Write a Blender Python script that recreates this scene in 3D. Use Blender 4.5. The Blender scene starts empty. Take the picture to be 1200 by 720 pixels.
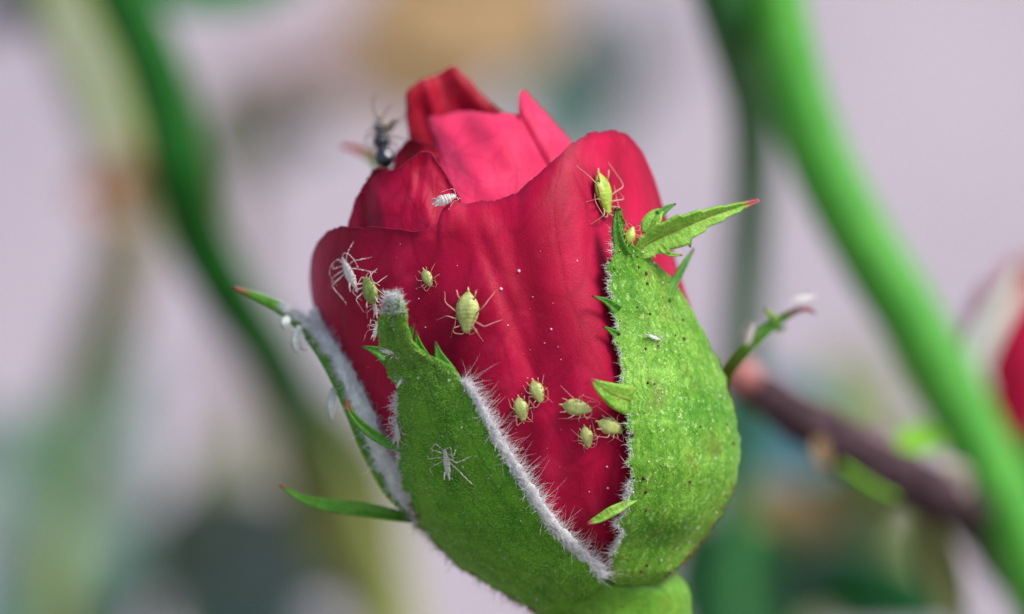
import bpy, math, random
import numpy as np
from mathutils import Vector

# ------------------------------------------------------------------ scale
S = 6.0e-5            # metres per picture pixel in the plane of the bud's axis
D = 5000.0            # camera distance (same unit): 30 cm
GROUND = -0.27        # metres below the lens axis
sc = bpy.context.scene
C = sc.collection
rng = np.random.default_rng(7)
random.seed(7)

# ------------------------------------------------------------------ camera
cam_d = bpy.data.cameras.new('camera')
cam = bpy.data.objects.new('camera', cam_d); C.objects.link(cam)
cam.location = (0, -D * S, 0)
cam.rotation_euler = (math.radians(90), 0, 0)
cam_d.sensor_width = 36
cam_d.lens = 36 * D / 1200
cam_d.clip_start = 0.005
cam_d.clip_end = 60
cam_d.dof.use_dof = True
cam_d.dof.focus_distance = (D - 178) * S
cam_d.dof.aperture_fstop = 12.0
sc.camera = cam

# ------------------------------------------------------------------ light
SUN_EL, SUN_AZ = math.radians(47), math.radians(54)    # azimuth: to the right of the lens, from behind it
w = bpy.data.worlds.new('World'); sc.world = w; w.use_nodes = True
nt = w.node_tree
sky = nt.nodes.new('ShaderNodeTexSky'); sky.sky_type = 'NISHITA'; sky.sun_disc = False
sky.sun_elevation = SUN_EL
sky.sun_rotation = math.pi - SUN_AZ
sky.air_density = 1.0; sky.dust_density = 2.0
nt.links.new(sky.outputs[0], nt.nodes['Background'].inputs[0])
nt.nodes['Background'].inputs[1].default_value = 0.14
sun_d = bpy.data.lights.new('sun', 'SUN'); sun_d.energy = 3.0; sun_d.angle = math.radians(20)
sun_d.color = (1.0, 0.95, 0.88)
sun = bpy.data.objects.new('sun', sun_d); C.objects.link(sun)
sdir = Vector((math.sin(SUN_AZ) * math.cos(SUN_EL), -math.cos(SUN_AZ) * math.cos(SUN_EL), math.sin(SUN_EL)))
sun.rotation_euler = sdir.to_track_quat('Z', 'Y').to_euler()
sun.location = sdir * 2
vs = sc.view_settings
vs.view_transform = 'Standard'; vs.look = 'None'; vs.gamma = 1; vs.exposure = 0.5
sc.render.engine = 'CYCLES'
sc.cycles.use_denoising = True
sc.cycles.max_bounces = 10; sc.cycles.diffuse_bounces = 8
sc.cycles.transparent_max_bounces = 16
sc.cycles.sample_clamp_indirect = 6

# ------------------------------------------------------------------ helpers
def W(px, py, y):
    """picture position + depth behind the bud axis -> place in space (pixel units)."""
    px, py, y = np.broadcast_arrays(np.asarray(px, float), np.asarray(py, float), np.asarray(y, float))
    k = (D + y) / D
    return np.stack([(px - 600) * k, y, (360 - py) * k], -1)

def smoothtab(rows, sigma=10, lo=0, hi=1000):
    rows = np.array(rows, float)
    v = np.arange(lo, hi)
    out = []
    k = np.exp(-0.5 * (np.arange(-3 * sigma, 3 * sigma + 1) / sigma) ** 2); k /= k.sum()
    for c in range(1, rows.shape[1]):
        a = np.interp(v, rows[:, 0], rows[:, c])
        ap = np.pad(a, 3 * sigma, mode='edge')
        out.append(np.convolve(ap, k, 'valid'))
    return v, out

def spline(pts, n):
    """Catmull-Rom through pts, n samples evenly along the parameter by chord length."""
    P = np.array(pts, float)
    seg = np.linalg.norm(np.diff(P, axis=0), axis=1) ** 0.5 + 1e-9
    t = np.concatenate([[0], np.cumsum(seg)])
    s = np.linspace(0, t[-1], n)
    m = np.zeros_like(P)
    m[1:-1] = (P[2:] - P[:-2]) / (t[2:] - t[:-2])[:, None]
    m[0] = (P[1] - P[0]) / seg[0]; m[-1] = (P[-1] - P[-2]) / seg[-1]
    i = np.clip(np.searchsorted(t, s, 'right') - 1, 0, len(P) - 2)
    h = (t[i + 1] - t[i])[:, None]; u = ((s - t[i])[:, None]) / h
    return ((2*u**3 - 3*u**2 + 1) * P[i] + (u**3 - 2*u**2 + u) * h * m[i]
            + (-2*u**3 + 3*u**2) * P[i + 1] + (u**3 - u**2) * h * m[i + 1])

def link(o, parent=None):
    C.objects.link(o)
    if parent is not None: o.parent = parent
    return o

def rootpos(o):
    p = Vector((0, 0, 0))
    while o is not None:
        p += o.location; o = o.parent
    return np.array(p)

def mesh_obj(name, verts, faces, mat, parent=None, uv=None, smooth=True, matidx=None, at=None):
    """verts in pixel units, world frame."""
    V = np.asarray(verts, float) * S
    base = rootpos(parent) if parent is not None else (np.asarray(at, float) * S if at is not None else np.zeros(3))
    me = bpy.data.meshes.new(name)
    faces = [tuple(int(i) for i in f) for f in faces]
    me.from_pydata((V - base).tolist(), [], faces)
    if uv is not None:
        l = me.uv_layers.new(name='UVMap')
        li = np.empty(len(me.loops), dtype=np.int32); me.loops.foreach_get('vertex_index', li)
        l.data.foreach_set('uv', np.asarray(uv, np.float32)[li].ravel())
    for m in (mat if isinstance(mat, (list, tuple)) else [mat]): me.materials.append(m)
    if smooth: me.polygons.foreach_set('use_smooth', [True] * len(me.polygons))
    if matidx is not None: me.polygons.foreach_set('material_index', matidx)
    me.update()
    o = bpy.data.objects.new(name, me)
    link(o, parent)
    if parent is None: o.location = base
    return o

def empty(name, pos, label, cat, group=None):
    o = bpy.data.objects.new(name, None); o.empty_display_size = 0.005
    o.location = np.asarray(pos, float) * S
    link(o); tag(o, label, cat, group)
    return o

def tag(o, label=None, cat=None, group=None, kind=None):
    if label: o['label'] = label
    if cat: o['category'] = cat
    if group: o['group'] = group
    if kind: o['kind'] = kind
    return o

def gridfaces(nu, nv, base=0, closed=False):
    f = []
    for j in range(nv - 1):
        for i in range(nu if closed else nu - 1):
            a = base + j * nu + i; b = base + j * nu + (i + 1) % nu
            f.append((a, b, b + nu, a + nu))
    return f

def solid(o, th, offset=-1.0):
    m = o.modifiers.new('thickness', 'SOLIDIFY'); m.thickness = th * S; m.offset = offset
    m.use_even_offset = False
    return o

def norm(a):
    return a / (np.linalg.norm(a, axis=-1, keepdims=True) + 1e-12)

def tube_geo(path, radii, n=12, wob=0.0):
    P = np.asarray(path, float); R = np.broadcast_to(np.asarray(radii, float), (len(P),))
    T = norm(np.gradient(P, axis=0))
    N = np.cross(T[0], [0, 1, 0.01]); N = norm(N) if np.linalg.norm(N) > 1e-3 else np.array([1., 0, 0])
    V = []
    a = np.linspace(0, 2 * math.pi, n, endpoint=False)
    for i in range(len(P)):
        N = norm(N - T[i] * N.dot(T[i])); B = np.cross(T[i], N)
        r = R[i] * (1 + wob * rng.normal(size=n)) if wob else R[i] * np.ones(n)
        V.append(P[i] + (np.cos(a) * r)[:, None] * N + (np.sin(a) * r)[:, None] * B)
    V = np.concatenate(V)
    F = gridfaces(n, len(P), closed=True)
    k = len(V)
    V = np.concatenate([V, P[:1], P[-1:]])
    F += [(k, (i + 1) % n, i) for i in range(n)]
    e = (len(P) - 1) * n
    F += [(k + 1, e + i, e + (i + 1) % n) for i in range(n)]
    uu = np.concatenate([np.tile(a / (2 * math.pi), len(P)), [0, 0]])
    vv = np.concatenate([np.repeat(np.linspace(0, 1, len(P)), n), [0, 1]])
    return V, F, np.stack([uu, vv], -1)

def tube(name, path, radii, mat, parent=None, n=12, wob=0.0, **k):
    V, F, U = tube_geo(path, radii, n, wob)
    return mesh_obj(name, V, F, mat, parent, uv=U, **k)

def hair_geo(roots, dirs, length, rad, curl=0.3, droop=(0, 0, 0), seg=3, jitter=0.2):
    """many tapered three-sided hairs in one mesh."""
    n = len(roots)
    d = norm(dirs + jitter * rng.normal(size=(n, 3)))
    side = norm(np.cross(d, rng.normal(size=(n, 3))))
    up = np.cross(d, side)
    bend = curl * norm(rng.normal(size=(n, 3))) + np.asarray(droop, float)
    L = np.broadcast_to(length, (n,))[:, None]
    rings = []
    for k in range(seg):
        t = k / seg
        c = roots + d * L * t + bend * L * t * t
        r = rad * (1 - 0.75 * t)
        for j in range(3):
            a = 2 * math.pi * j / 3
            rings.append(c + r * (math.cos(a) * side + math.sin(a) * up))
    rings.append(roots + d * L + bend * L)
    V = np.stack(rings, 1)
    m = V.shape[1]
    f = []
    for k in range(seg - 1):
        for j in range(3):
            f.append((k*3 + j, k*3 + (j+1) % 3, (k+1)*3 + (j+1) % 3, (k+1)*3 + j))
    tip = seg * 3; e = (seg - 1) * 3
    f += [(e + j, e + (j+1) % 3, tip, tip) for j in range(3)]
    F = (np.arange(n)[:, None, None] * m + np.array(f)[None]).reshape(-1, 4)
    return V.reshape(-1, 3), F

def hair_obj(name, geos, mat, parent):
    Vs, Fs, k = [], [], 0
    for V, F in geos:
        Vs.append(V); Fs.append(F + k); k += len(V)
    V = np.concatenate(Vs); F = np.concatenate(Fs)
    base = rootpos(parent)
    me = bpy.data.meshes.new(name)
    fl = [tuple(r) if r[2] != r[3] else tuple(r[:3]) for r in F.tolist()]
    me.from_pydata((V * S - base).tolist(), [], fl)
    me.materials.append(mat)
    me.polygons.foreach_set('use_smooth', [True] * len(me.polygons))
    o = bpy.data.objects.new(name, me); link(o, parent); o['kind'] = 'stuff'
    return o

def ball_geo(c, r, n=8, m=6, sq=(1, 1, 1)):
    a = np.linspace(0, 2*math.pi, n, endpoint=False); b = np.linspace(0.02, math.pi - 0.02, m)
    V = np.array([[math.sin(q)*math.cos(p)*sq[0], math.sin(q)*math.sin(p)*sq[1], math.cos(q)*sq[2]] for q in b for p in a]) * r + np.asarray(c)
    return V, gridfaces(n, m, closed=True)

def join(parts):
    """parts: list of (V, F, material index)."""
    Vs, Fs, M, k = [], [], [], 0
    for V, F, m in parts:
        Vs.append(np.asarray(V)); Fs += [tuple(int(i) + k for i in f) for f in F]; M += [m] * len(F); k += len(V)
    return np.concatenate(Vs), Fs, M

def leaf_geo(spine, widths, roll=0.0, fold=0.25, cup=0.0, nu=9, nv=40, serr=0.0, teeth=0, wave=0.0, wr=None, face=(0, -1, 0)):
    """blade along a spine (pixel units, space). roll turns it about its spine, fold lifts the halves."""
    P = spline(spine, nv)
    T = norm(np.gradient(P, axis=0))
    t = np.linspace(0, 1, nv)
    wl = np.interp(t, np.linspace(0, 1, len(widths)), widths)
    k = np.array([1, 2, 3, 2, 1.]); k /= k.sum()
    def sm(a):
        b = np.convolve(np.pad(a, 2, mode='edge'), k, 'valid'); b[0], b[-1] = a[0], a[-1]; return b
    wl = sm(wl)
    wrr = wl if wr is None else sm(np.interp(t, np.linspace(0, 1, len(wr)), wr))
    N0 = np.asarray(face, float)
    N = norm(N0 - T * (T @ N0)[:, None])
    B = np.cross(T, N)
    rl = np.broadcast_to(np.interp(t, np.linspace(0, 1, np.size(roll)), np.atleast_1d(roll)), (nv,))[:, None]
    N, B = N * np.cos(rl) + B * np.sin(rl), B * np.cos(rl) - N * np.sin(rl)
    u = np.linspace(-1, 1, nu)
    if teeth:
        saw = 1 + serr * ((t * teeth) % 1 - 0.5)
    else:
        saw = np.ones(nv)
    V = []
    ph = rng.uniform(0, 6)
    for i in range(nv):
        ww = np.where(u < 0, wl[i], wrr[i]) * np.where(np.abs(u) > 0.8, saw[i], 1)
        h = fold * np.abs(u) * ww - cup * u * u * ww + wave * ww * u * u * np.sin(t[i] * 17 + ph + u)
        V.append(P[i] + B[i] * (u * ww)[:, None] + N[i] * h[:, None])
    uu, vv = np.meshgrid((u + 1) / 2, t)
    return np.concatenate(V), gridfaces(nu, nv), np.stack([uu.ravel(), vv.ravel()], -1)

def leaf(name, spine, widths, mat, parent, th=3.0, **k):
    V, F, U = leaf_geo(spine, widths, **k)
    o = mesh_obj(name, V, F, mat, parent, uv=U)
    return solid(o, th, 0.0)

# ------------------------------------------------------------------ materials
def nodes(name):
    m = bpy.data.materials.new(name); m.use_nodes = True
    t = m.node_tree
    return m, t, t.nodes['Principled BSDF'], t.nodes['Material Output']

def N_(t, kind, **k):
    n = t.nodes.new(kind)
    for a, b in k.items(): setattr(n, a, b)
    return n

def coords(t, scale=(1, 1, 1), uv=False):
    tc = N_(t, 'ShaderNodeTexCoord'); mp = N_(t, 'ShaderNodeMapping')
    k = 1 if uv else 1 / S
    mp.inputs['Scale'].default_value = tuple(k * s for s in scale)
    t.links.new(tc.outputs['UV' if uv else 'Object'], mp.inputs[0])
    return mp.outputs[0]

def noise(t, vec, scale, detail=3, rough=0.55, dist=0.0):
    n = N_(t, 'ShaderNodeTexNoise')
    n.inputs['Scale'].default_value = scale; n.inputs['Detail'].default_value = detail
    n.inputs['Roughness'].default_value = rough; n.inputs['Distortion'].default_value = dist
    t.links.new(vec, n.inputs['Vector'])
    return n.outputs['Fac']

def ramp(t, fac, stops):
    r = N_(t, 'ShaderNodeValToRGB'); e = r.color_ramp.elements
    while len(e) < len(stops): e.new(0.5)
    for q, (p, c) in zip(e, stops):
        q.position = p; q.color = (c, c, c, 1) if isinstance(c, (int, float)) else (*c, 1)
    t.links.new(fac, r.inputs[0])
    return r.outputs[0]

def mix(t, fac, a, b, mode='MIX'):
    n = N_(t, 'ShaderNodeMix', data_type='RGBA', blend_type=mode)
    for i, v in ((0, fac), (6, a), (7, b)):
        if isinstance(v, (int, float)): n.inputs[i].default_value = v
        elif isinstance(v, tuple): n.inputs[i].default_value = (*v, 1)
        else: t.links.new(v, n.inputs[i])
    return n.outputs[2]

def bump(t, h, dist, strength=1.0, prev=None):
    b = N_(t, 'ShaderNodeBump'); b.inputs['Strength'].default_value = strength
    b.inputs['Distance'].default_value = dist * S
    t.links.new(h, b.inputs['Height'])
    if prev is not None: t.links.new(prev, b.inputs['Normal'])
    return b.outputs[0]

def translucent(t, bsdf, out, col, amt):
    tr = N_(t, 'ShaderNodeBsdfTranslucent'); mx = N_(t, 'ShaderNodeMixShader')
    if isinstance(col, tuple): tr.inputs[0].default_value = (*col, 1)
    else: t.links.new(col, tr.inputs[0])
    mx.inputs[0].default_value = amt
    t.links.new(bsdf.outputs[0], mx.inputs[1]); t.links.new(tr.outputs[0], mx.inputs[2])
    t.links.new(mx.outputs[0], out.inputs['Surface'])

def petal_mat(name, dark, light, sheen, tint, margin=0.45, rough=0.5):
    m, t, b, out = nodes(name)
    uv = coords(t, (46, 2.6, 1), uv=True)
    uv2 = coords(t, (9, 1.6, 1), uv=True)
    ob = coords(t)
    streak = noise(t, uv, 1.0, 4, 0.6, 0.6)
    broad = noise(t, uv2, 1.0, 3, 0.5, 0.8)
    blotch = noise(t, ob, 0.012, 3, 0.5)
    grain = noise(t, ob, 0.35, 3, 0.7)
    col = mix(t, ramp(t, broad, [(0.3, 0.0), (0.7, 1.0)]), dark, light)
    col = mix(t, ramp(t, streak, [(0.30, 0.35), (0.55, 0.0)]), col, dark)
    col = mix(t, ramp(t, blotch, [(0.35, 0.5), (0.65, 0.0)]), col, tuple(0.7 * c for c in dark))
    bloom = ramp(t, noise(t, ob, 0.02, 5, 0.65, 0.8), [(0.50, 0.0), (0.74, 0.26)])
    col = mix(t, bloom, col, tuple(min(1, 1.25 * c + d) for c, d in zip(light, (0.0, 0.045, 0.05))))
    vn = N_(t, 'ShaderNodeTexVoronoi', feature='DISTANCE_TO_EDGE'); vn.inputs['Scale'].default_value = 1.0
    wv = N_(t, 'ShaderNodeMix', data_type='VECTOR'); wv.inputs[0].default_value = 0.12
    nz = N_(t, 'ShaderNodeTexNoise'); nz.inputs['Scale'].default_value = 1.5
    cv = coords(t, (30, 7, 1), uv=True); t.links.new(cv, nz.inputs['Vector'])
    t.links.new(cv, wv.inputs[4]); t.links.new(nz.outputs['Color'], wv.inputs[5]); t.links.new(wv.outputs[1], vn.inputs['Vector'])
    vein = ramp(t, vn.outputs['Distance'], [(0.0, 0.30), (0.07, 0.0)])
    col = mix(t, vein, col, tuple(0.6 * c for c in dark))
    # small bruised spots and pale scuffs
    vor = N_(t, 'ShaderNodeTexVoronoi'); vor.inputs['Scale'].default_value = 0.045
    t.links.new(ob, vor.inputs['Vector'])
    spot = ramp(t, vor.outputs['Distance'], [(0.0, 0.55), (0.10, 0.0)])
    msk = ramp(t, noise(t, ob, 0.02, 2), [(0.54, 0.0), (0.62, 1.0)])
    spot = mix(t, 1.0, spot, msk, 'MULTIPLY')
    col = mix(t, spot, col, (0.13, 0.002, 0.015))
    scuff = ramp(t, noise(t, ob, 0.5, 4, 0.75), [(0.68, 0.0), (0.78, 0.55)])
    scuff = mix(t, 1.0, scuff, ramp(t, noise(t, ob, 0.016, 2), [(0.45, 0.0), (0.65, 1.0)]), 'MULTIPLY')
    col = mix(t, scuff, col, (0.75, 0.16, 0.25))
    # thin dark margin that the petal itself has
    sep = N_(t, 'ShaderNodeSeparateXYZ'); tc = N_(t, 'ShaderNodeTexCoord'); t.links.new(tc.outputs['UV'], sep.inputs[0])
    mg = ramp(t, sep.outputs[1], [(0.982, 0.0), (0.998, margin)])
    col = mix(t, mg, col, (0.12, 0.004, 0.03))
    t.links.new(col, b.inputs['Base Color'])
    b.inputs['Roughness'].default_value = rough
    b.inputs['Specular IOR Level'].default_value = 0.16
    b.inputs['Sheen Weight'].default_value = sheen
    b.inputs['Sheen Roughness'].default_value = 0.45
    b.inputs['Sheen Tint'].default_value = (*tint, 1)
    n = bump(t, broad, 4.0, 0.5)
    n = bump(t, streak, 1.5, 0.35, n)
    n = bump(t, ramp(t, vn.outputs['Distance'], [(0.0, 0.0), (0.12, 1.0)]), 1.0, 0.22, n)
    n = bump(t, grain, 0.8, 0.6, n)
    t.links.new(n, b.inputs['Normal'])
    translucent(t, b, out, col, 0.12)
    return m

def green_mat(name, a, c, scale=0.05, fine=0.4, spec=0.35, rough=0.5, tl=0.12, red=0.0, bumpd=2.0, tip=None, streak=False, speck=None, rib=None):
    m, t, b, out = nodes(name)
    ob = coords(t)
    col = mix(t, ramp(t, noise(t, ob, scale, 4, 0.6), [(0.3, 0.0), (0.7, 1.0)]), a, c)
    f = noise(t, ob, fine, 3, 0.7)
    col = mix(t, ramp(t, f, [(0.35, 0.55), (0.6, 0.0)]), col, tuple(0.55 * x for x in a))
    if speck:
        sp = ramp(t, noise(t, ob, fine * 1.3, 2, 0.6), [(0.58, 0.0), (0.68, 0.8)])
        col = mix(t, sp, col, speck)
    if red:
        r = ramp(t, noise(t, ob, scale * 1.4, 3), [(0.55, 0.0), (0.75, red)])
        col = mix(t, r, col, (0.22, 0.05, 0.02))
    if rib is not None:
        sx = N_(t, 'ShaderNodeSeparateXYZ'); tx = N_(t, 'ShaderNodeTexCoord'); t.links.new(tx.outputs['UV'], sx.inputs[0])
        col = mix(t, ramp(t, sx.outputs[0], [(0.44, 0.0), (0.5, 0.8), (0.56, 0.0)]), col, rib)
    if tip is not None:
        sep = N_(t, 'ShaderNodeSeparateXYZ'); tc = N_(t, 'ShaderNodeTexCoord'); t.links.new(tc.outputs['UV'], sep.inputs[0])
        col = mix(t, ramp(t, sep.outputs[1], [(tip[0], 0.0), (tip[1], 0.95)]), col, tip[2])
    t.links.new(col, b.inputs['Base Color'])
    b.inputs['Roughness'].default_value = rough
    b.inputs['Specular IOR Level'].default_value = spec
    h = noise(t, coords(t, (34, 3, 1), uv=True), 1, 4, 0.6, 0.5) if streak else noise(t, ob, scale * 2, 4)
    if streak:
        ng = [l for l in t.links if l.to_socket == b.inputs['Base Color']][0].from_socket
        col = mix(t, ramp(t, h, [(0.36, 0.55), (0.55, 0.0)]), ng, tuple(0.75 * x for x in a))
        t.links.new(col, b.inputs['Base Color'])
    n = bump(t, h, bumpd * 2, 0.5)
    n = bump(t, f, bumpd, 0.7, n)
    t.links.new(n, b.inputs['Normal'])
    translucent(t, b, out, col, tl)
    return m

def plain(name, c, rough=0.5, spec=0.4, var=0.25, sc_=0.1, tl=0.0, coat=0.0, bd=0.6):
    m, t, b, out = nodes(name)
    ob = coords(t)
    f = noise(t, ob, sc_, 3)
    col = mix(t, ramp(t, f, [(0.3, 0.0), (0.7, 1.0)]), tuple(x * (1 - var) for x in c), tuple(min(1, x * (1 + var)) for x in c))
    t.links.new(col, b.inputs['Base Color'])
    b.inputs['Roughness'].default_value = rough; b.inputs['Specular IOR Level'].default_value = spec
    b.inputs['Coat Weight'].default_value = coat
    t.links.new(bump(t, noise(t, ob, sc_ * 3, 3), bd, 0.5), b.inputs['Normal'])
    if tl: translucent(t, b, out, col, tl)
    return m

def thin_mat(m, amt):
    t = m.node_tree; out = t.nodes['Material Output']; src = out.inputs['Surface'].links[0].from_socket
    tr = N_(t, 'ShaderNodeBsdfTransparent'); mx = N_(t, 'ShaderNodeMixShader'); mx.inputs[0].default_value = amt
    t.links.new(src, mx.inputs[1]); t.links.new(tr.outputs[0], mx.inputs[2]); t.links.new(mx.outputs[0], out.inputs['Surface'])
    return m

M = {}
M['petal'] = petal_mat('crimson_petal', (0.32, 0.0006, 0.024), (0.60, 0.004, 0.068), 0.07, (1.0, 0.3, 0.5))
M['petal_pink'] = petal_mat('pink_crimson_petal', (0.62, 0.016, 0.085), (0.82, 0.05, 0.145), 0.25, (1.0, 0.45, 0.6), 0.2)
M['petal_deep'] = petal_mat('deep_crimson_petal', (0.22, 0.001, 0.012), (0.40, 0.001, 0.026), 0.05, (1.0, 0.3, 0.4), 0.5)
M['sepal'] = green_mat('sepal_green', (0.05, 0.27, 0.008), (0.20, 0.54, 0.03), 0.03, 0.34, speck=(0.34, 0.52, 0.08), tip=None, bumpd=2.4, streak=True, rough=0.45, spec=0.22)
M['sepal_pale'] = green_mat('sepal_pale_green', (0.055, 0.26, 0.005), (0.30, 0.60, 0.07), 0.018, 0.14, speck=(0.46, 0.68, 0.26), red=0.4, bumpd=2.4, streak=True, rough=0.36, spec=0.35, tl=0.15)
M['leaflet'] = green_mat('leaflet_green', (0.06, 0.26, 0.015), (0.12, 0.38, 0.03), 0.05, 0.3, tip=(0.78, 0.92, (0.35, 0.05, 0.05)))
M['leaflet_end'] = green_mat('sepal_end_green', (0.07, 0.26, 0.015), (0.14, 0.38, 0.03), 0.05, 0.3, tip=(0.93, 0.975, (0.35, 0.07, 0.05)))
M['leaflet_pale'] = green_mat('leaflet_pale_green', (0.17, 0.44, 0.03), (0.34, 0.60, 0.09), 0.05, 0.25, red=0.3, rib=(0.16, 0.06, 0.02), tip=(0.86, 0.93, (0.42, 0.05, 0.08)))
M['tooth'] = green_mat('tooth_green', (0.05, 0.22, 0.012), (0.10, 0.33, 0.03), 0.05, 0.3, tip=(0.8, 0.97, (0.10, 0.02, 0.02)))
M['hip'] = green_mat('hip_green', (0.075, 0.24, 0.012), (0.15, 0.36, 0.03), 0.012, 0.1, tl=0.03, bumpd=1.5, red=0.2)
M['lining'] = plain('white_felt', (0.80, 0.87, 0.82), 0.9, 0.1, 0.12, 0.15, 0.1, bd=2.5)
M['felt'] = plain('white_margin_felt', (0.90, 0.92, 0.95), 0.9, 0.1, 0.04, 0.3, 0.35, bd=2)
M['hair_white'] = plain('white_hair', (0.95, 0.96, 0.98), 0.6, 0.3, 0.02, 0.05, 0.5)
M['hair_green'] = plain('pale_green_hair', (0.34, 0.62, 0.07), 0.4, 0.25, 0.35, 0.1, 0.35)
M['hair_frost'] = plain('frosty_hair', (0.52, 0.80, 0.22), 0.4, 0.25, 0.3, 0.1, 0.4)
M['hair_brown'] = plain('russet_hair', (0.22, 0.09, 0.04), 0.5, 0.4, 0.3, 0.1, 0.1)
M['gland'] = plain('dark_gland', (0.06, 0.012, 0.008), 0.3, 0.5, 0.3)
M['speck'] = plain('pale_dust', (0.80, 0.42, 0.5), 0.7, 0.3, 0.1)
M['aphid'] = plain('aphid_green', (0.44, 0.50, 0.16), 0.3, 0.5, 0.22, 0.12, 0.1, bd=1.2)
M['aphid_bright'] = plain('aphid_bright_green', (0.32, 0.46, 0.05), 0.3, 0.5, 0.25, 0.15, 0.1, bd=1.2)
M['aphid_olive'] = plain('aphid_olive', (0.20, 0.28, 0.05), 0.35, 0.5, 0.4, 0.12, 0.05, bd=1.5)
M['aphid_leg'] = plain('aphid_leg', (0.62, 0.31, 0.25), 0.4, 0.5, 0.15, 0.1, 0.3)
M['aphid_eye'] = plain('aphid_eye', (0.15, 0.02, 0.015), 0.2, 0.5, 0.1)
M['skin'] = plain('shed_skin', (0.85, 0.86, 0.84), 0.4, 0.5, 0.08, 0.2, 0.35, bd=1.5)
M['skin_leg'] = plain('shed_skin_leg', (0.86, 0.78, 0.76), 0.4, 0.5, 0.1, 0.1, 0.3)
thin_mat(M['hair_white'], 0.3); thin_mat(M['skin'], 0.25); thin_mat(M['skin_leg'], 0.35)
M['fly'] = plain('fly_black', (0.012, 0.016, 0.024), 0.18, 0.6, 0.3, 0.1, 0, 0.5)
M['fly_brown'] = plain('fly_brown', (0.10, 0.065, 0.025), 0.4, 0.4, 0.3)

def wing_mat():
    m, t, b, out = nodes('fly_wing')
    b.inputs['Base Color'].default_value = (0.25, 0.28, 0.28, 1); b.inputs['Roughness'].default_value = 0.25
    tr = N_(t, 'ShaderNodeBsdfTransparent'); mx = N_(t, 'ShaderNodeMixShader'); mx.inputs[0].default_value = 0.55
    t.links.new(tr.outputs[0], mx.inputs[1]); t.links.new(b.outputs[0], mx.inputs[2]); t.links.new(mx.outputs[0], out.inputs[0])
    return m
M['wing'] = wing_mat()

# ------------------------------------------------------------------ the setting: wall and ground far out of focus
def wall_mat():
    m, t, b, out = nodes('lavender_plaster')
    ob = coords(t)
    col = mix(t, ramp(t, noise(t, ob, 0.0006, 3, 0.5), [(0.35, 0.0), (0.65, 1.0)]), (0.46, 0.405, 0.48), (0.54, 0.475, 0.55))
    col = mix(t, ramp(t, noise(t, ob, 0.03, 4), [(0.4, 0.15), (0.6, 0.0)]), col, (0.35, 0.30, 0.34))
    t.links.new(col, b.inputs['Base Color']); b.inputs['Roughness'].default_value = 0.9
    t.links.new(bump(t, noise(t, ob, 0.05, 4), 20, 0.5), b.inputs['Normal'])
    return m
def ground_mat():
    m, t, b, out = nodes('pale_soil')
    ob = coords(t)
    col = mix(t, ramp(t, noise(t, ob, 0.002, 5), [(0.35, 0.0), (0.65, 1.0)]), (0.16, 0.13, 0.11), (0.30, 0.26, 0.24))
    t.links.new(col, b.inputs['Base Color']); b.inputs['Roughness'].default_value = 0.95
    t.links.new(bump(t, noise(t, ob, 0.01, 5), 60, 0.8), b.inputs['Normal'])
    return m

def slab(name, lo, hi, mat):
    lo, hi = np.array(lo) / S, np.array(hi) / S
    V = [[(lo, hi)[i][0], (lo, hi)[j][1], (lo, hi)[k][2]] for k in (0, 1) for j in (0, 1) for i in (0, 1)]
    F = [(0, 2, 3, 1), (4, 5, 7, 6), (0, 1, 5, 4), (2, 6, 7, 3), (0, 4, 6, 2), (1, 3, 7, 5)]
    o = mesh_obj(name, V, F, mat, smooth=False); o['kind'] = 'structure'
    return o
slab('wall', (-4, 1.10, GROUND - 0.05), (4, 1.25, 1.2), wall_mat())
slab('ground', (-6, -6, GROUND - 0.05), (6, 1.0995, GROUND), ground_mat())

def to_ground(path, bend=(0, 0)):
    """carry a stem down from its last point to the soil."""
    p = np.array(path[-1], float); g = GROUND / S - 60
    out = list(map(np.array, path))
    for k in (0.35, 0.7, 1.0):
        out.append(np.array([p[0] + bend[0] * k, p[1] + bend[1] * k, p[2] + (g - p[2]) * k]))
    return out

# ------------------------------------------------------------------ the bud: shape of its body
# rows: picture height, outline on either side
vP, (PL, PR) = smoothtab([(0, 470, 690), (110, 440, 720), (150, 402, 748), (200, 380, 767), (250, 368, 778), (300, 363, 790), (350, 364, 806),
    (400, 380, 826), (450, 398, 840), (500, 422, 850), (550, 446, 850), (600, 474, 834), (640, 512, 802), (670, 560, 770), (700, 620, 740), (740, 640, 730)], 9)
vS, (SL, SR) = smoothtab([(0, 440, 720), (200, 372, 775), (300, 356, 800), (350, 356, 816), (400, 372, 834), (450, 392, 852), (500, 414, 865), (550, 440, 868),
    (600, 470, 851), (620, 486, 838), (640, 506, 818), (655, 524, 816), (670, 546, 819), (690, 580, 821), (705, 600, 822), (720, 616, 823), (760, 628, 824), (800, 650, 812), (840, 680, 796), (900, 710, 782), (960, 714, 784)], 7)
FL = 0.92
def prof(v, which):
    L, R = (PL, PR) if which == 'P' else (SL, SR)
    l = np.interp(v, vP, L); r = np.interp(v, vP, R)
    return (l + r) / 2, (r - l) / 2
def theta(x, v, which='P', off=0, back=False):
    c, r = prof(v, which)
    a = np.arcsin(np.clip((np.asarray(x, float) - c) / (r + off), -1, 1))
    return np.where(a >= 0, math.pi - a, -math.pi - a) if back else a
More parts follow.
